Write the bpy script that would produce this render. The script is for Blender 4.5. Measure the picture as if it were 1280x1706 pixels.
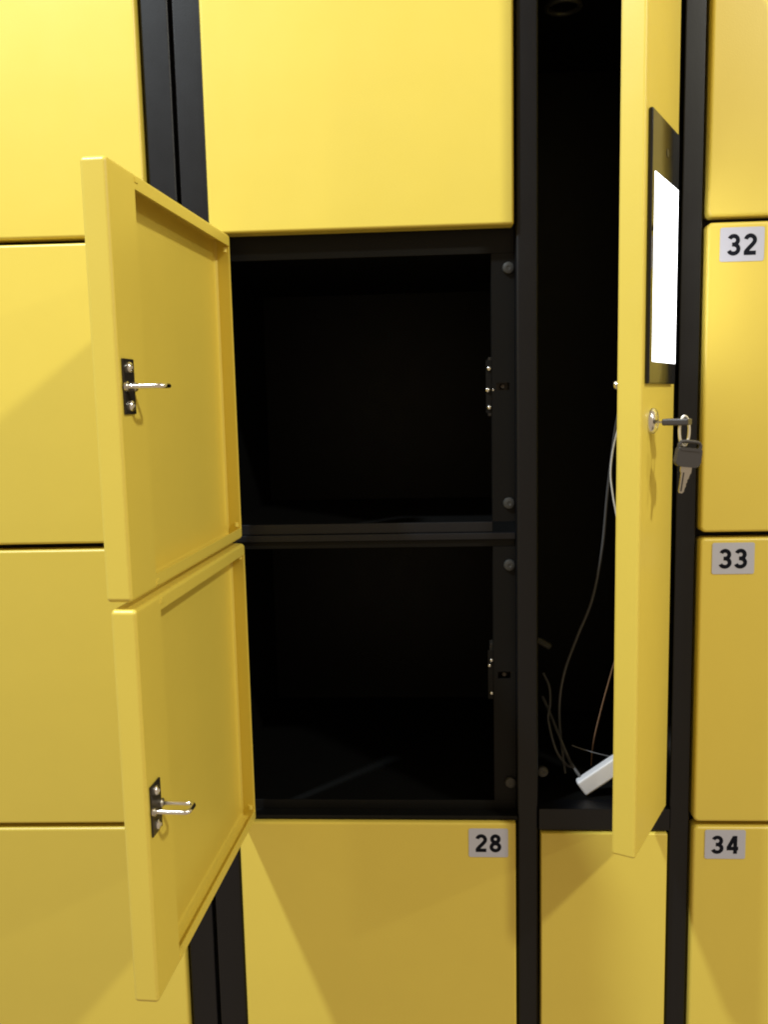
import bpy, bmesh, math
from mathutils import Vector, Matrix

scene = bpy.context.scene
for o in list(bpy.data.objects):
    bpy.data.objects.remove(o, do_unlink=True)
COL = scene.collection
ZC = 1.30                                   # camera height above the floor; heights below are given relative to it

# ------------------------------------------------------------------ camera
cam_d = bpy.data.cameras.new('camera')
cam = bpy.data.objects.new('camera', cam_d)
COL.objects.link(cam)
right = Vector((0.99829252, 0.05417329, -0.02184704))
up = Vector((0.01482258, 0.12683211, 0.99181344))
fwd = Vector((-0.0565007, 0.99044377, -0.12581256))
m = Matrix((right, up, -fwd)).transposed().to_4x4()
m.translation = (0, -1.0, ZC)
cam.matrix_world = m
cam_d.sensor_fit = 'HORIZONTAL'
cam_d.sensor_width = 36.0
cam_d.lens = 36.0 * 1468.5 / 1280.0
cam_d.clip_start = 0.02
cam_d.clip_end = 50.0
scene.camera = cam

# ------------------------------------------------------------------ dim room light and two ceiling downlights
world = bpy.data.worlds.new('World')
scene.world = world
world.use_nodes = True
bg = world.node_tree.nodes['Background']
bg.inputs['Color'].default_value = (1.0, 0.77, 0.52, 1)
bg.inputs['Strength'].default_value = 0.41

def downlight(name, loc, watts, radius, color):
    d = bpy.data.lights.new(name, 'POINT')
    d.energy = watts
    d.shadow_soft_size = radius
    d.color = color
    o = bpy.data.objects.new(name, d)
    o.location = (loc[0], loc[1], loc[2] + ZC)
    COL.objects.link(o)
    return o
# a row of ceiling downlights in front of the cabinets, cooler on the left and warmer on the right
downlight('ceiling_lamp_right', (1.40, -1.45, 1.48), 128, 0.06, (0.97, 0.96, 0.84))
downlight('ceiling_lamp_left', (-1.17, -1.02, 1.78), 240, 0.055, (0.88, 0.985, 1.05))
downlight('ceiling_lamp_far_right', (3.70, -1.5, 1.48), 85, 0.06, (0.97, 0.96, 0.84))
downlight('ceiling_lamp_far_left', (-3.60, -1.02, 1.78), 24, 0.06, (0.88, 0.98, 1.05))

scene.view_settings.view_transform = 'Standard'
scene.view_settings.look = 'None'
scene.view_settings.exposure = 0.0
scene.view_settings.gamma = 1.0
scene.view_settings.use_curve_mapping = False
scene.render.resolution_x = 769
scene.render.resolution_y = 1024
scene.render.engine = 'CYCLES'
scene.cycles.filter_width = 2.0

# ------------------------------------------------------------------ materials
def mat(name, color, rough=0.5, metal=0.0, spec=0.5, bump=0.0, bscale=500.0, var=0.0, rvar=0.0, emit=0.0, coat=0.0):
    M = bpy.data.materials.new(name)
    M.use_nodes = True
    nt = M.node_tree
    b = nt.nodes['Principled BSDF']
    b.inputs['Base Color'].default_value = (*color, 1)
    b.inputs['Roughness'].default_value = rough
    b.inputs['Metallic'].default_value = metal
    b.inputs['Specular IOR Level'].default_value = spec
    b.inputs['Coat Weight'].default_value = coat
    tc = nt.nodes.new('ShaderNodeTexCoord')
    if emit:
        b.inputs['Emission Color'].default_value = (*color, 1)
        b.inputs['Emission Strength'].default_value = emit
    if bump:
        n = nt.nodes.new('ShaderNodeTexNoise')
        n.inputs['Scale'].default_value = bscale
        n.inputs['Detail'].default_value = 3.0
        bp = nt.nodes.new('ShaderNodeBump')
        bp.inputs['Strength'].default_value = bump
        bp.inputs['Distance'].default_value = 0.001
        nt.links.new(tc.outputs['Object'], n.inputs['Vector'])
        nt.links.new(n.outputs['Fac'], bp.inputs['Height'])
        n2 = nt.nodes.new('ShaderNodeTexNoise')
        n2.inputs['Scale'].default_value = 7.0
        n2.inputs['Detail'].default_value = 1.5
        bp2 = nt.nodes.new('ShaderNodeBump')
        bp2.inputs['Strength'].default_value = 0.14
        bp2.inputs['Distance'].default_value = 0.004
        nt.links.new(tc.outputs['Object'], n2.inputs['Vector'])
        nt.links.new(n2.outputs['Fac'], bp2.inputs['Height'])
        nt.links.new(bp2.outputs['Normal'], bp.inputs['Normal'])
        nt.links.new(bp.outputs['Normal'], b.inputs['Normal'])
    if var:
        n = nt.nodes.new('ShaderNodeTexNoise')
        n.inputs['Scale'].default_value = 14.0
        n.inputs['Detail'].default_value = 5.0
        n.inputs['Roughness'].default_value = 0.65
        r = nt.nodes.new('ShaderNodeMapRange')
        r.inputs['To Min'].default_value = 1.0 - var
        r.inputs['To Max'].default_value = 1.0 + var
        mx = nt.nodes.new('ShaderNodeVectorMath')
        mx.operation = 'SCALE'
        mx.inputs[0].default_value = color
        nt.links.new(tc.outputs['Object'], n.inputs['Vector'])
        nt.links.new(n.outputs['Fac'], r.inputs['Value'])
        nt.links.new(r.outputs['Result'], mx.inputs['Scale'])
        nt.links.new(mx.outputs['Vector'], b.inputs['Base Color'])
    if rvar:
        n = nt.nodes.new('ShaderNodeTexNoise')
        n.inputs['Scale'].default_value = 30.0
        n.inputs['Detail'].default_value = 6.0
        r = nt.nodes.new('ShaderNodeMapRange')
        r.inputs['To Min'].default_value = max(0.02, rough - rvar)
        r.inputs['To Max'].default_value = rough + rvar
        nt.links.new(tc.outputs['Object'], n.inputs['Vector'])
        nt.links.new(n.outputs['Fac'], r.inputs['Value'])
        nt.links.new(r.outputs['Result'], b.inputs['Roughness'])
    return M

YEL = mat('yellow_powder_coat', (0.73, 0.573, 0.09), 0.40, spec=0.6, bump=0.09, bscale=560, var=0.03, rvar=0.05)
BLK = mat('black_powder_coat', (0.0022, 0.0025, 0.0042), 0.43, spec=0.42, bump=0.10, bscale=700, rvar=0.06)
INN = mat('black_inner_steel', (0.0035, 0.0035, 0.0033), 0.5, spec=0.2, bump=0.1, bscale=500, rvar=0.06)
CHR = mat('bright_chrome', (0.88, 0.88, 0.87), 0.2, metal=1.0, rvar=0.05)
STL = mat('nickel_steel', (0.60, 0.58, 0.54), 0.26, metal=1.0, rvar=0.08)
STW = mat('satin_ring_steel', (0.92, 0.91, 0.88), 0.34, metal=0.85)
DRK = mat('dark_plated_steel', (0.055, 0.048, 0.040), 0.3, metal=0.6, rvar=0.08)
RUB = mat('grey_rubber', (0.035, 0.035, 0.033), 0.45, var=0.1)
STK = mat('silver_sticker', (0.50, 0.515, 0.62), 0.42, metal=0.1, var=0.02, rvar=0.04)
INK = mat('black_print', (0.004, 0.005, 0.011), 0.55, spec=0.12)
PLB = mat('black_key_plastic', (0.045, 0.040, 0.038), 0.42, spec=0.5, var=0.08)
CBL = mat('black_cable_sheath', (0.085, 0.085, 0.09), 0.42)
CBW = mat('white_cable_sheath', (0.62, 0.61, 0.58), 0.42)
CBR = mat('brown_wire_sheath', (0.22, 0.13, 0.08), 0.45)
WHT = mat('white_adapter_plastic', (0.74, 0.74, 0.77), 0.38, var=0.02)
BEZ = mat('black_screen_glass', (0.012, 0.012, 0.013), 0.10, spec=0.5, rvar=0.03)
DSP = mat('white_lit_display', (0.97, 0.985, 1.0), 0.2, emit=6.0)

# ------------------------------------------------------------------ mesh helpers
def finish(name, bm, material, parent=None, loc=(0, 0, 0), smooth=35, weighted=True):
    bmesh.ops.recalc_face_normals(bm, faces=bm.faces)
    me = bpy.data.meshes.new(name)
    bm.to_mesh(me)
    bm.free()
    mats = material if isinstance(material, (list, tuple)) else [material]
    for k in mats:
        me.materials.append(k)
    if smooth:
        me.shade_smooth()
        me.set_sharp_from_angle(angle=math.radians(smooth))
    o = bpy.data.objects.new(name, me)
    COL.objects.link(o)
    o.parent = parent
    o.location = loc
    if smooth and weighted:
        w = o.modifiers.new('weighted_normals', 'WEIGHTED_NORMAL')
        w.keep_sharp = True
    return o

def add_box(bm, x0, x1, y0, y1, z0, z1, bevel=0.0, seg=2):
    g = bmesh.ops.create_cube(bm, size=1.0)
    vs = g['verts']
    for v in vs:
        v.co.x = x0 + (v.co.x + .5) * (x1 - x0)
        v.co.y = y0 + (v.co.y + .5) * (y1 - y0)
        v.co.z = z0 + (v.co.z + .5) * (z1 - z0)
    if bevel:
        es = list({e for v in vs for e in v.link_edges})
        bmesh.ops.bevel(bm, geom=es, offset=bevel, segments=seg, profile=.5, affect='EDGES', clamp_overlap=True)

def box(name, b, material, parent, bevel=0.0, seg=2):
    """a bevelled box whose origin is its own centre; b in the parent's space, z relative to the camera height"""
    c = ((b[0] + b[1]) / 2, (b[2] + b[3]) / 2, (b[4] + b[5]) / 2)
    bm = bmesh.new()
    hx, hy, hz = (b[1] - b[0]) / 2, (b[3] - b[2]) / 2, (b[5] - b[4]) / 2
    add_box(bm, -hx, hx, -hy, hy, -hz, hz, bevel, seg)
    return finish(name, bm, material, parent, c)

def ring_pts(w, h, l, r, b, t, cr, n=5):
    x0, x1, z0, z1 = l, w - r, b, h - t
    cr = max(cr, 1e-5)
    out = []
    for cx, cz, a0 in ((x1 - cr, z1 - cr, 0), (x0 + cr, z1 - cr, 90), (x0 + cr, z0 + cr, 180), (x1 - cr, z0 + cr, 270)):
        for k in range(n + 1):
            a = math.radians(a0 + 90 * k / n)
            out.append((cx + cr * math.cos(a), cz + cr * math.sin(a)))
    return out

def loft(bm, rings):
    """rings: list of (pts2d, y); caps first and last"""
    vr = [[bm.verts.new((p[0], y, p[1])) for p in pts] for pts, y in rings]
    n = len(vr[0])
    for a, b in zip(vr, vr[1:]):
        for i in range(n):
            bm.faces.new((a[i], a[(i + 1) % n], b[(i + 1) % n], b[i]))
    bm.faces.new(vr[0])
    bm.faces.new(vr[-1])

def front_rings(w, h, r, cr, seg=5):
    out = []
    for k in range(seg + 1):
        a = math.radians(90 * k / seg)
        i = r * (1 - math.sin(a))
        y = r * (1 - math.cos(a))
        out.append((ring_pts(w, h, i, i, i, i, max(cr - i, .0004)), y))
    return out

def slab_bm(w, h, t, r, cr):
    bm = bmesh.new()
    loft(bm, front_rings(w, h, r, cr) + [(ring_pts(w, h, 0, 0, 0, 0, cr), t)])
    return bm

def pan_bm(w, h, t, r, cr, lips, sh=.0015, lean=0.0, rb=.0010):
    """folded sheet door: front sheet, four walls, lips folded inwards on the chosen sides (l, r, b, t);
    the wall at local x = 0 leans inwards by lean so that it clears the post when the door swings"""
    bm = bmesh.new()
    L, Rr, B, T = lips
    c2 = max(cr - sh, .0004)
    rg = front_rings(w, h, r, cr)
    nb = 4
    for k in range(nb + 1):
        a = math.radians(90 * k / nb)
        i = rb * (1 - math.cos(a))
        rg.append((ring_pts(w, h, lean + min(i, .0006), i, i, i, max(cr - i, .0004)), t - rb + rb * math.sin(a)))
    li, lr, lb, lt = max(L, sh) + lean, max(Rr, sh), max(B, sh), max(T, sh)
    rg += [(ring_pts(w, h, li, lr, lb, lt, .0006), t),
           (ring_pts(w, h, li, lr, lb, lt, .0006), t - sh),
           (ring_pts(w, h, sh + lean, sh, sh, sh, c2), t - sh - .0002)]
    q = .0055
    for k in range(5):
        a = math.radians(90 * k / 4)
        i = sh + q * (1 - math.cos(a))
        y = sh + q * (1 - math.sin(a))
        rg.append((ring_pts(w, h, i + (lean * .25 if k == 0 else 0), i, i, i, max(c2 - i + sh, .0004)), y))
    loft(bm, rg)
    return bm

def sweep(bm, pts, rad, seg=10, closed=False, caps=True):
    pts = [Vector(p) for p in pts]
    n = len(pts)
    rings = []
    nrm = None
    for i in range(n):
        if closed:
            t = (pts[(i + 1) % n] - pts[i - 1]).normalized()
        else:
            t = (pts[min(i + 1, n - 1)] - pts[max(i - 1, 0)]).normalized()
        if nrm is None:
            a = Vector((0, 0, 1)) if abs(t.z) < .9 else Vector((1, 0, 0))
            nrm = (a - t * a.dot(t)).normalized()
        else:
            nrm = (nrm - t * nrm.dot(t)).normalized()
        bi = t.cross(nrm)
        rr = rad(i / (n - 1)) if callable(rad) else rad
        rings.append([bm.verts.new(pts[i] + (nrm * math.cos(2 * math.pi * k / seg) + bi * math.sin(2 * math.pi * k / seg)) * rr) for k in range(seg)])
    for i in range(n if closed else n - 1):
        a, b = rings[i], rings[(i + 1) % n]
        for k in range(seg):
            bm.faces.new((a[k], a[(k + 1) % seg], b[(k + 1) % seg], b[k]))
    if caps and not closed:
        bm.faces.new(rings[0])
        bm.faces.new(rings[-1])

def spline(ctrl, per=10):
    c = [Vector(p) for p in ctrl]
    c = [c[0] * 2 - c[1]] + c + [c[-1] * 2 - c[-2]]
    out = []
    for i in range(1, len(c) - 2):
        p0, p1, p2, p3 = c[i - 1:i + 3]
        for k in range(per):
            t = k / per
            out.append(.5 * ((2 * p1) + (p2 - p0) * t + (2 * p0 - 5 * p1 + 4 * p2 - p3) * t * t + (3 * p1 - p0 - 3 * p2 + p3) * t ** 3))
    out.append(c[-2])
    return out

def lathe(bm, prof, seg=28, axis='Y'):
    """prof: list of (radius, along); turned about the local -Y axis (along counts outwards, towards -Y)"""
    rings = []
    for r, h in prof:
        rings.append([bm.verts.new((r * math.cos(2 * math.pi * k / seg), -h, r * math.sin(2 * math.pi * k / seg))) for k in range(seg)])
    for a, b in zip(rings, rings[1:]):
        for k in range(seg):
            bm.faces.new((a[k], a[(k + 1) % seg], b[(k + 1) % seg], b[k]))
    bm.faces.new(rings[0])
    bm.faces.new(rings[-1])

def empty(name, loc, rz=0, label=None, cat=None, group=None):
    o = bpy.data.objects.new(name, None)
    o.empty_display_size = .05
    COL.objects.link(o)
    o.location = loc
    o.rotation_euler = (0, 0, rz)
    if label: o['label'] = label
    if cat: o['category'] = cat
    if group: o['group'] = group
    return o

def tag(o, label, cat=None, group=None):
    o['label'] = label
    if cat: o['category'] = cat
    if group: o['group'] = group
    return o

# ------------------------------------------------------------------ printed digits, drawn as strokes
def arc(cx, cy, rx, ry, a0, a1, n=22):
    return [(cx + rx * math.cos(math.radians(a0 + (a1 - a0) * k / n)), cy + ry * math.sin(math.radians(a0 + (a1 - a0) * k / n))) for k in range(n + 1)]

SW = .20
DIGITS = {
    '2': [arc(.30, .705, .215, .21, 168, -28) + [(.40, .49), (.24, .33), (.12, .19), (.085, .10)], [(.0, SW / 2), (.575, SW / 2)]],
    '3': [arc(.275, .715, .205, .20, 158, -78) , arc(.275, .30, .235, .213, 84, -160), [(.20, .515), (.33, .515)]],
    '4': [[(.44, 0), (.44, 1.0)], [(.40, .955), (.07, .30)], [(.0, .295), (.60, .295)]],
    '8': [arc(.29, .735, .18, .178, 0, 360, 32), arc(.29, .285, .215, .20, 0, 360, 32)],
}

def ribbon(bm, pts, w, y, mi):
    n = len(pts)
    P = [Vector((p[0], 0, p[1])) for p in pts]
    closed = (P[0] - P[-1]).length < 1e-6
    prev = None
    for i in range(n):
        a = P[i - 1] if i else (P[-2] if closed else P[0])
        b = P[i + 1] if i < n - 1 else (P[1] if closed else P[-1])
        t = (b - a).normalized()
        s = Vector((-t.z, 0, t.x)) * w / 2
        q = [bm.verts.new((P[i] + s) + Vector((0, y, 0))), bm.verts.new((P[i] - s) + Vector((0, y, 0)))]
        if prev:
            f = bm.faces.new((prev[0], prev[1], q[1], q[0]))
            f.material_index = mi
        prev = q

def number_label(text, parent, cx, cz, y=0.0, w=.0468, h=.0358):
    bm = bmesh.new()
    th = .0007
    pts = ring_pts(w, h, 0, 0, 0, 0, .0022, 4)
    pts = [(p[0] - w / 2, p[1] - h / 2) for p in pts]
    loft(bm, [(pts, -th), (pts, .0)])
    em = .0222
    x = -w / 2 + .0082
    off = 0
    for ch in text:
        for st in DIGITS[ch]:
            off += 1
            ribbon(bm, [(x + p[0] * em, p[1] * em - em / 2 - .0004) for p in st], SW * em, -th - .00012 - off * .00002, 1)
        x += em * .60 + .0038
    me_o = bpy.data.meshes.new('number_label')
    bm.to_mesh(me_o)
    bm.free()
    me_o.materials.append(STK)
    me_o.materials.append(INK)
    o = bpy.data.objects.new('number_label', me_o)
    COL.objects.link(o)
    o.parent = parent
    o.location = (cx, y, cz)
    o['label'] = 'silver sticker printed with the black number ' + text
    return o

def screw(parent, loc, r=.0032, material=None, rot=(0, 0, 0)):
    bm = bmesh.new()
    lathe(bm, [(r, 0), (r, r * .25), (r * .86, r * .5), (r * .5, r * .68), (r * .34, r * .66), (r * .2, r * .3)], 16)
    o = finish('screw', bm, material or CHR, parent, loc)
    o.rotation_euler = rot
    return o

# ================================================================== CABINETS
XA, XC, XD, XE, XF = -.3117, -.2415, .0921, .1204, .2997
Z1, Z2, Z3 = .1872, -.1566, -.4981
ZTOP, ZLOW, ZFLOOR = .53, -.842, -ZC
PF = .008                                    # the posts stand this far behind the door fronts
DEEP = .46

# ---------------------------------------------- neighbouring cabinet on the left
left = empty('locker_cabinet', (XA, 0, ZC), .0229,
             'yellow locker cabinet along the left side, all its doors shut', 'locker')
LW = .335
box('post', (-.0012, .0300, PF, .04, ZFLOOR, .56), BLK, left, .0022, 3)
box('post', (-LW - .038, -LW - .0065, PF, .04, ZFLOOR, .56), BLK, left, .0022, 3)
box('side_panel', (.024, .0265, .0405, DEEP, ZFLOOR, .555), INN, left)
box('side_panel', (-LW - .034, -LW - .0315, .0405, DEEP, ZFLOOR, .555), INN, left)
box('back_panel', (-LW - .034, .0265, DEEP + .0003, DEEP + .0025, ZFLOOR, .56), INN, left)
box('top_panel', (-LW - .034, .0265, .0405, DEEP, .5555, .56), INN, left)
LZ = [ZTOP, .1850, -.1618, -.5070, ZLOW]
for i, z in enumerate(LZ):
    box('rail', (-LW - .002, .002, .024, .05, z - .018, z + .018), INN, left, .001)
box('kick_panel', (-LW - .002, .002, .016, .02, ZFLOOR, ZLOW - .02), BLK, left)
for i in range(4):
    t, b = LZ[i] - (.0028, .0028, .0040, .0028)[i], LZ[i + 1] + .0030
    d = finish('door', slab_bm(LW, t - b, .021, .0034, .0030), YEL, left, (-LW - .0042, 0, b))

# ---------------------------------------------- main cabinet
main = empty('locker_cabinet', (0, 0, ZC), 0,
             'yellow and black locker cabinet with two open lockers and an open control column', 'locker')
XR = XF + .335
box('post', (-.2775, XC - .0025, PF, .04, ZFLOOR, .56), BLK, main, .0022, 3)
box('post', (XD + .0028, XE - .001, PF, .034, ZFLOOR, .56), BLK, main, .0028, 3)
box('post', (.2735, XF - .0028, PF, .034, ZFLOOR, .56), BLK, main, .0022, 3)
box('post', (XR + .0025, XR + .034, PF, .04, ZFLOOR, .56), BLK, main, .0022, 3)
for x in (-.2765, .1055, .284, XR + .03):
    box('side_panel', (x, x + .0025, .0405, DEEP, ZFLOOR, .555), INN, main)
box('back_panel', (-.2765, XR + .0325, DEEP + .0003, DEEP + .0025, ZFLOOR, .56), INN, main)
box('top_panel', (-.2765, XR + .0325, .0405, DEEP, .5555, .56), INN, main)
box('kick_panel', (XC, XD, .016, .02, ZFLOOR, ZLOW - .02), BLK, main)
box('kick_panel', (XE, .2733, .016, .02, ZFLOOR, ZLOW - .02), BLK, main)
box('kick_panel', (XF, XR, .016, .02, ZFLOOR, ZLOW - .02), BLK, main)

# middle column: shelves, rails and door stops set back behind the doors
FY = .024
for z in (Z1 - .0165, Z2 - .007, Z3 - .0085):
    box('shelf', (-.2735, .1050, FY + .0035, DEEP - .003, z - .001, z + .001), INN, main)
box('rail', (XC - .002, XD + .0024, FY, FY + .003, .1605, .1960), INN, main, .0008)
box('rail', (XC - .002, .0683, FY - .001, FY + .003, -.1552, -.1432), BLK, main, .0009)
box('rail', (XC - .002, XD + .0024, FY - .0045, FY + .0025, -.1635, -.1557), BLK, main, .0009)
box('rail', (XC - .002, XD + .0024, FY + .0003, FY + .003, -.1725, -.1640), INN, main, .0008)
box('rail', (XC - .002, XD + .0024, FY, FY + .003, -.5300, -.4850), INN, main, .0008)
box('rail', (XC - .002, XD + .0024, .0065, FY - .0004, -.5018, -.4962), INN, main, .0008)
box('rail', (XC - .002, XD + .0024, FY, FY + .003, ZLOW - .02, ZLOW + .015), INN, main, .0008)
box('rail', (XC - .002, XD + .0024, FY, FY + .003, ZTOP - .015, ZTOP + .025), INN, main, .0008)

def door_stop(z0, z1, zs):
    """upright flange with a slot for the latch hook"""
    bm = bmesh.new()
    x0, x1 = .0685, XD + .0024
    c0, c1, s0, s1 = .0735, .0885, zs - .0042, zs + .0042
    pts = [(x0, z0), (x1, z0), (x1, z1), (x0, z1)]
    hole = [(c0, s0), (c1, s0), (c1, s1), (c0, s1)]
    vs = {}
    for y in (FY, FY + .0025):
        vs[y] = ([bm.verts.new((p[0], y, p[1])) for p in pts], [bm.verts.new((p[0], y, p[1])) for p in hole])
        a, b = vs[y]
        for k in range(4):
            bm.faces.new((a[k], a[(k + 1) % 4], b[(k + 1) % 4], b[k]))
    for q in (0, 1):
        a, b = vs[FY][q], vs[FY + .0025][q]
        for k in range(4):
            bm.faces.new((a[k], a[(k + 1) % 4], b[(k + 1) % 4], b[k]))
    # folded return running back into the locker
    add_box(bm, x0, x0 + .0015, FY + .0027, FY + .016, z0, z1)
    return finish('door_stop', bm, INN, main, smooth=0)
door_stop(-.1430, .1603, .0125)
door_stop(-.4848, -.1727, -.3280)

def bumper(x, z, r=.0068):
    bm = bmesh.new()
    lathe(bm, [(r, 0), (r, .0022), (r * .88, .0036), (r * .6, .0043), (r * .3, .0044), (r * .24, .0040)], 22)
    return finish('rubber_bumper', bm, RUB, main, (x, FY - .0001, z))
for x, z in ((.0875, .144), (.0872, -.1217), (.0876, -.1947), (.0879, -.4613)):
    bumper(x, z)

def lock_body(zc, sp):
    o = box('lock_body', (.0655, .0905, FY + .0165, FY + .034, zc - .034, zc + .034), DRK, main, .001)
    ear = box('mounting_ear', (.0618, .0683, FY + .0015, FY + .0035, zc - .030, zc + .030), INN, main, .0005)
    for dx, dz, r in sp:
        bm = bmesh.new()
        lathe(bm, [(r, 0), (r * .98, r * .3), (r * .85, r * .62), (r * .6, r * .88), (r * .3, r * .99), (r * .05, r)], 16)
        finish('screw', bm, CHR, ear, (.0655 + dx - ear.location.x, FY + .0016 - ear.location.y, zc + dz - ear.location.z))
    bm = bmesh.new()
    lathe(bm, [(.0030, 0), (.0030, .012), (.0022, .0135)], 14)
    c = finish('catch', bm, DRK, o, (.0812 - o.location.x, FY + .0163 - o.location.y, zc - o.location.z))
    return o
lock_body(.0125, ((0, .0205, .0030), (-.0018, -.0036, .0032), (.0045, -.0038, .0018), (0, -.0235, .0030)))
lock_body(-.3280, ((.0005, .0180, .0022), (-.0018, .0115, .0022), (.0005, -.0225, .0022)))

# closed doors of the middle column
b0 = Z1
d = finish('door', slab_bm(XD - XC + .004, ZTOP - .003 - b0, .021, .0034, .0022), YEL, main, (XC - .004, 0, b0))
d28 = finish('door', slab_bm(XD - XC, (Z3 - .0042) - (ZLOW + .003), .021, .0030, .0022), YEL, main, (XC, 0, ZLOW + .003))
d28['label'] = 'closed yellow door numbered 28 below the two open lockers'
number_label('28', d28, .0592 - XC, -.5268 - (ZLOW + .003))

# right column
RZ = [ZTOP, .1852, -.1588, -.5025, ZLOW]
for i in range(5):
    box('rail', (XF, XR, FY, FY + .02, RZ[i] - .015, RZ[i] + .015), INN, main, .001)
for i in range(4):
    t, b = RZ[i] - (.003, .003, .0038, .003)[i], RZ[i + 1] + .0032
    d = finish('door', slab_bm(XR - XF, t - b, .021, .0034, .0062), YEL, main, (XF, 0, b))
    if i:
        d['label'] = 'closed yellow door numbered %d right of the control column' % (31 + i)
        number_label(str(31 + i), d, .3364 - XF, (.1582, -.1855, -.5268)[i - 1] - b)

# control column: opening with floor, rails, closed panel below
box('rail', (XE - .0005, .2733, .0045, .03, -.5130, -.4862), BLK, main, .0012)
box('compartment_floor', (.1085, .2835, .0305, .34, -.4885, -.4868), INN, main)
box('compartment_back', (.1085, .2835, .34, .342, -.4865, .52), INN, main)
sh = box('compartment_ceiling', (.1085, .2835, .036, .339, .4575, .4600), INN, main)
bm = bmesh.new()
sweep(bm, [(.0195 * math.cos(a * math.pi / 16), .0195 * math.sin(a * math.pi / 16), 0) for a in range(32)], .0030, 8, True)
g = finish('cable_grommet', bm, RUB, main, (.1615, .118, .4555))
box('rail', (XE - .0005, .2733, .0045, .03, ZTOP + .002, ZTOP + .026), BLK, main, .0012)
bumper(.1262, -.4475)
panel = finish('panel', slab_bm(.2700 - .1222, -.5150 - (ZLOW + .003), .018, .0014, .0012), YEL, main, (.1222, .0005, ZLOW + .003))
panel['label'] = 'narrow closed yellow panel below the open control column'
box('cable_clip', (.1300, .1520, .128, .137, -.3240, -.3150), RUB, main, .003).rotation_euler = (0, math.radians(30), 0)

# ================================================================== OPEN DOORS
def open_door(top, bot, ang, px, label, hook_z, plate_mat):
    w = XD - XC
    h = top - bot
    t = .0212
    d = finish('door', pan_bm(w, h, t, .0036, .0040, (.0014, .0540, .0120, .0125), lean=.0075, rb=.0032), YEL, main, (px, 0, bot))
    d.rotation_euler = (0, 0, -ang)
    d['label'] = label
    # box channel folded along the free edge
    bm = bmesh.new()
    add_box(bm, w - .0545, w - .0400, .0016, t - .0014, .0125, h - .0130, .0012, 3)
    finish('edge_channel', bm, YEL, d)
    # little fold tabs at the ends of the channel
    for z in (.0030, h - .0075):
        box('corner_tab', (w - .0605, w - .0540, t - .0012, t + .0009, z, z + .0045), YEL, d, .0005)
    for z in (.0135, h - .0185):
        bm = bmesh.new()
        sweep(bm, [(.0075, t - .006, z), (.0075, t - .006, z + .005)], .0028, 14)
        finish('hinge_pin', bm, YEL, d)
    # latch plate, screws, hook
    zc = hook_z - bot
    pc = w - .0165
    yb = t + .0001
    box('latch_plate', (pc - .0108, pc + .0108, yb, yb + .0018, zc - .0215, zc + .0215), plate_mat, d, .0007)
    for dz in (-.0148, .0148):
        screw(d, (pc, yb + .0017, zc + dz), .0042, CHR, (math.pi, 0, 0))
    L, rr, hw = .0315, .0050, .0082
    pts = [(pc + hw, yb, zc), (pc + hw, yb + L * .5, zc), (pc + hw, yb + L - rr, zc)]
    for k in range(1, 7):
        a = math.radians(90 * k / 6)
        pts.append((pc + hw - rr * (1 - math.cos(a)), yb + L - rr + rr * math.sin(a), zc))
    for k in range(0, 7):
        a = math.radians(90 - 90 * k / 6)
        pts.append((pc - hw + rr * (1 - math.cos(a)), yb + L - rr + rr * math.sin(a), zc))
    pts += [(pc - hw, yb + L * .5, zc), (pc - hw, yb, zc)]
    bm = bmesh.new()
    sweep(bm, pts, .0020, 12)
    finish('latch_hook', bm, CHR, d)
    for s in (-1, 1):
        bm = bmesh.new()
        lathe(bm, [(.0040, 0), (.0040, .0018), (.0030, .0028), (.0024, .0029)], 16)
        c = finish('hook_collar', bm, STL, d, (pc + s * hw, yb + .0016, zc))
        c.rotation_euler = (math.pi, 0, 0)
    return d
open_door(Z1 - .003, Z2 + .0028, 1.6233, XC, 'open upper locker door showing its yellow inner side and latch hook', .0147, DRK)
open_door(Z2 - .003, Z3 + .003, 1.6225, XC + .0022, 'open lower locker door showing its yellow inner side and latch hook', -.3300, DRK)

# narrow control door, hinged on the right, with the screen and the lock
AN = 1.0911
XH = .2676
WN, TN = .1382, .0242
zb, zt = -.4803, ZTOP - .003
bm = pan_bm(WN, zt - zb, TN, .0032, .0030, (.010, .010, .010, .010), rb=.0022)
for v in bm.verts:
    v.co.x -= WN                              # hinge edge at local x = 0
nd = finish('door', bm, YEL, main, (XH, 0, zb))
nd.rotation_euler = (0, 0, AN)
nd['label'] = 'narrow control column door standing open, with lit screen and key lock on it'
def N(s, off, z):                             # s from the hinge, off outwards from the face
    return (-s, -off, z - zb)
box('screen_bezel', (-.1295, -.0175, -.0046, -.0002, .0102 - zb, .2685 - zb), BEZ, nd, .0016, 3)
box('display', (-.1190, -.0212, -.0049, -.0047, .0320 - zb, .2120 - zb), DSP, nd)
bm = bmesh.new()
lathe(bm, [(.0042, 0), (.0042, .0003), (.0030, .0004)], 20)
finish('screen_camera', bm, DRK, nd, N(.070, .0047, .2390))
bm = bmesh.new()
lathe(bm, [(.0132, 0), (.0132, .0018), (.0124, .0038), (.0100, .0056), (.0074, .0062), (.0070, .0052), (.0066, .0052), (.0062, .0060), (.0010, .0062)], 36)
finish('lock_cylinder', bm, CHR, nd, N(.1020, .0001, -.0268))
box('keyhole', (-.1070, -.0970, -.0066, -.0058, -.0278 - zb, -.0258 - zb), DRK, nd, .0003)
# bolt sticking out behind the free edge
bm = bmesh.new()
lathe(bm, [(.0052, 0), (.0052, .0015), (.0045, .0032), (.0024, .0045), (.0008, .0049)], 18)
o = finish('lock_bolt', bm, CHR, nd, (-WN + .006, TN + .0008, .0095 - zb))
o.rotation_euler = (math.pi, 0, 0)
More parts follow.
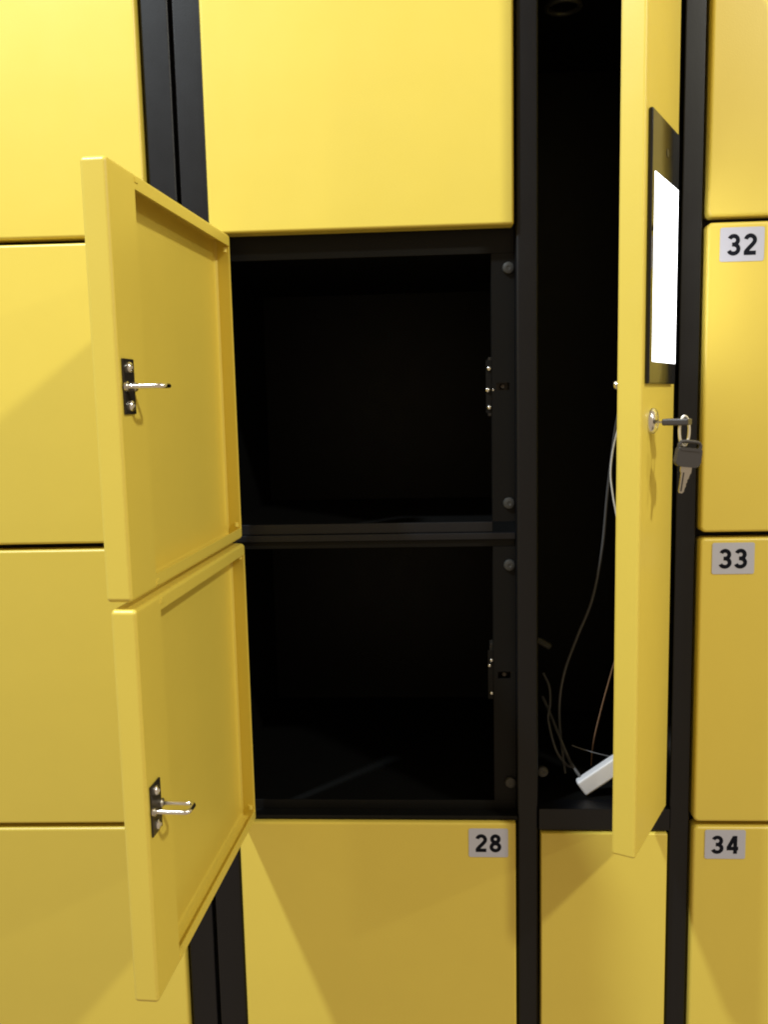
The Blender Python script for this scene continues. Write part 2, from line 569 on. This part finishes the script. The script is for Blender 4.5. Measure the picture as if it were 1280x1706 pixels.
# ================================================================== KEYS
d3 = Vector((-math.cos(AN), -math.sin(AN), 0))
n3 = Vector((math.sin(AN), -math.cos(AN), 0))
P_LOCK = Vector((XH, 0, 0)) + d3 * .1020
keys = empty('key_bunch', (P_LOCK.x, P_LOCK.y, -.0268 + ZC), 0,
             'two black headed keys on a small ring, one in the lock', 'keys')
def prism(name, poly, th, material, parent, bevel=.0):
    """outline in local X-Z, thickness along Y"""
    bm = bmesh.new()
    a = [bm.verts.new((p[0], -th / 2, p[1])) for p in poly]
    b = [bm.verts.new((p[0], th / 2, p[1])) for p in poly]
    n = len(poly)
    bm.faces.new(a); bm.faces.new(b)
    for k in range(n):
        bm.faces.new((a[k], a[(k + 1) % n], b[(k + 1) % n], b[k]))
    if bevel:
        es = [e for e in bm.edges if abs(e.verts[0].co.y - e.verts[1].co.y) < 1e-7]
        bmesh.ops.bevel(bm, geom=es, offset=bevel, segments=2, profile=.5, affect='EDGES')
    return finish(name, bm, material, parent)

def rounded(poly, r, n=4):
    out = []
    k = len(poly)
    for i in range(k):
        p, a, b = Vector(poly[i]), Vector(poly[i - 1]), Vector(poly[(i + 1) % k])
        u, v = (a - p).normalized(), (b - p).normalized()
        s, e = p + u * r, p + v * r
        for j in range(n + 1):
            t = j / n
            out.append(tuple(s * (1 - t) ** 2 + p * 2 * t * (1 - t) + e * t * t))
    return out

def key_object(name):
    """bow hangs from the origin, blade points down"""
    k = empty(name, (0, 0, 0))
    k.parent = keys
    bow = [(-.0115, .0028), (-.0125, -.0165), (-.0110, -.0215), (.0125, -.0215), (.0140, -.0160), (.0140, .0000), (.0110, .0045), (-.0085, .0045)]
    # bow with a slot at the top for the ring: built as two halves around the slot
    o = prism('bow', rounded([(-.0130, -.0020), (-.0140, -.0190), (-.0100, -.0225), (.0108, -.0225), (.0140, -.0190), (.0138, -.0020)], .0022), .0062, PLB, k, .0008)
    bm = bmesh.new()
    sweep(bm, spline([(-.0112, 0, -.0035), (-.0110, 0, .0012), (-.0080, 0, .0042), (.0000, 0, .0046), (.0090, 0, .0044), (.0122, 0, .0014), (.0122, 0, -.0035)], 5), .0019, 10)
    finish('bow_loop', bm, PLB, k)
    prism('bow_rib', rounded([(-.0105, -.0052), (-.0105, -.0036), (.0108, -.0036), (.0108, -.0052)], .0006), .0072, PLB, k, .0005)
    teeth = [(-.0062, -.0215), (.0062, -.0215), (.0062, -.0285), (.0046, -.0305), (.0044, -.0345), (.0026, -.0362), (.0034, -.0385), (.0018, -.0405), (.0026, -.0430),
             (.0012, -.0450), (.0012, -.0490), (-.0006, -.0512), (-.0034, -.0510), (-.0046, -.0490), (-.0046, -.0290), (-.0062, -.0272)]
    bl = prism('blade', teeth, .0019, STL, k, .00025)
    prism('blade_groove', [(-.0030, -.0285), (-.0016, -.0285), (-.0016, -.0490), (-.0030, -.0490)], .0023, DRK, k)
    return k

# the hanging key, turned nearly to face the viewer
k1 = key_object('key')
k1.scale = (.97, 1, .93)
k1.location = n3 * .0310 + Vector((.0062, -.004, -.0250))
k1.rotation_euler = (math.radians(2), math.radians(7), math.radians(14))
# the key in the lock, lying flat: its tip is inside the cylinder
k2 = empty('key', (0, 0, 0))
k2.parent = keys
k2.rotation_euler = (0, 0, AN)
bm = bmesh.new()
add_box(bm, -.0035, .0035, -.0150, .004, -.0010, .0010, .0002)
finish('blade', bm, STL, k2)
bm = bmesh.new()
add_box(bm, -.0100, .0100, -.0385, -.0130, -.0033, .0033, .0016, 3)
finish('bow', bm, PLB, k2)
k2.location = (0, 0, -.0012)
# the ring through both bows
bm = bmesh.new()
c = n3 * .0315 + Vector((.0010, -.002, -.0100))
ax = Vector((.78, .35, 0)).normalized()
pts = []
for k in range(36):
    a = 2 * math.pi * k / 36
    pts.append(c + Vector((0, 0, 1)) * math.cos(a) * .0145 + ax * math.sin(a) * .0060)
sweep(bm, pts, .0014, 10, True)
finish('split_ring', bm, STW, keys)

# ================================================================== THINGS INSIDE THE CONTROL COLUMN
# white adapter leaning in the corner
AL, AH, AD = .108, .0205, .014
bm = bmesh.new()
add_box(bm, 0, AL, 0, AD, 0, AH, .0028, 3)
ad = finish('power_adapter', bm, WHT, None, (.1805, .034, -.4848 + ZC))
ad.rotation_euler = (0, math.radians(-35.5), 0)
tag(ad, 'white plastic power adapter tilted on the floor of the open control column', 'adapter')
def cable(name, ctrl, r, material, label, cat='cable'):
    p = [Vector((a[0], a[1], a[2] + ZC)) for a in spline(ctrl, 12)]
    base = p[-1].copy()
    bm = bmesh.new()
    sweep(bm, [q - base for q in p], r, 10)
    o = finish(name, bm, material, None, base, weighted=False)
    return tag(o, label, cat)
def U(px, pz, y):                            # helper for cable runs: px, pz are given for the plane y = 0 and moved back to y
    return (px * (1 + y), y, pz * (1 + y))
cable('cable', [U(.226, .060, -.03), U(.213, .000, .00), U(.2045, -.0330, .03), U(.196, -.105, .06), U(.1905, -.170, .075), U(.1800, -.230, .08), U(.1630, -.275, .085), U(.1490, -.315, .085), U(.1430, -.352, .085), U(.1440, -.392, .10), U(.150, -.440, .085)],
      .0017, CBL, 'long black cable hanging down the open control column')
cable('cable', [U(.226, .020, -.02), U(.212, -.020, .0), U(.2025, -.055, .015), U(.1990, -.085, .02), U(.2015, -.110, .02), U(.206, -.135, .02), U(.216, -.19, .03)],
      .0011, CBW, 'white cable bowing out beside the edge of the narrow open door')
cable('cable', [U(.222, -.220, .03), U(.2090, -.290, .04), U(.2020, -.318, .05), U(.1925, -.355, .06), U(.1840, -.392, .07), U(.1810, -.412, .075), U(.1800, -.430, .08)],
      .0009, CBR, 'thin brown wire slanting behind the narrow open door')
cable('cable', [U(.1240, -.318, .125), U(.1310, -.335, .12), U(.1320, -.355, .11), U(.1300, -.375, .10), U(.1385, -.410, .08), U(.150, -.428, .065), U(.1570, -.432, .055)],
      .0017, CBL, 'short black cable looping from the left wall of the control column')
cable('cable', [U(.1230, -.346, .13), U(.1300, -.362, .12), U(.1430, -.395, .09), U(.1530, -.420, .07), U(.1600, -.4330, .052), U(.1685, -.4460, .044)],
      .0020, CBL, 'thick black lead running down into the white adapter')
cable('cable', [U(.1575, -.4055, .07), U(.1650, -.4085, .068), U(.1850, -.4150, .06), U(.205, -.420, .055)],
      .0008, CBL, 'thin dark wire stretched above the white adapter')
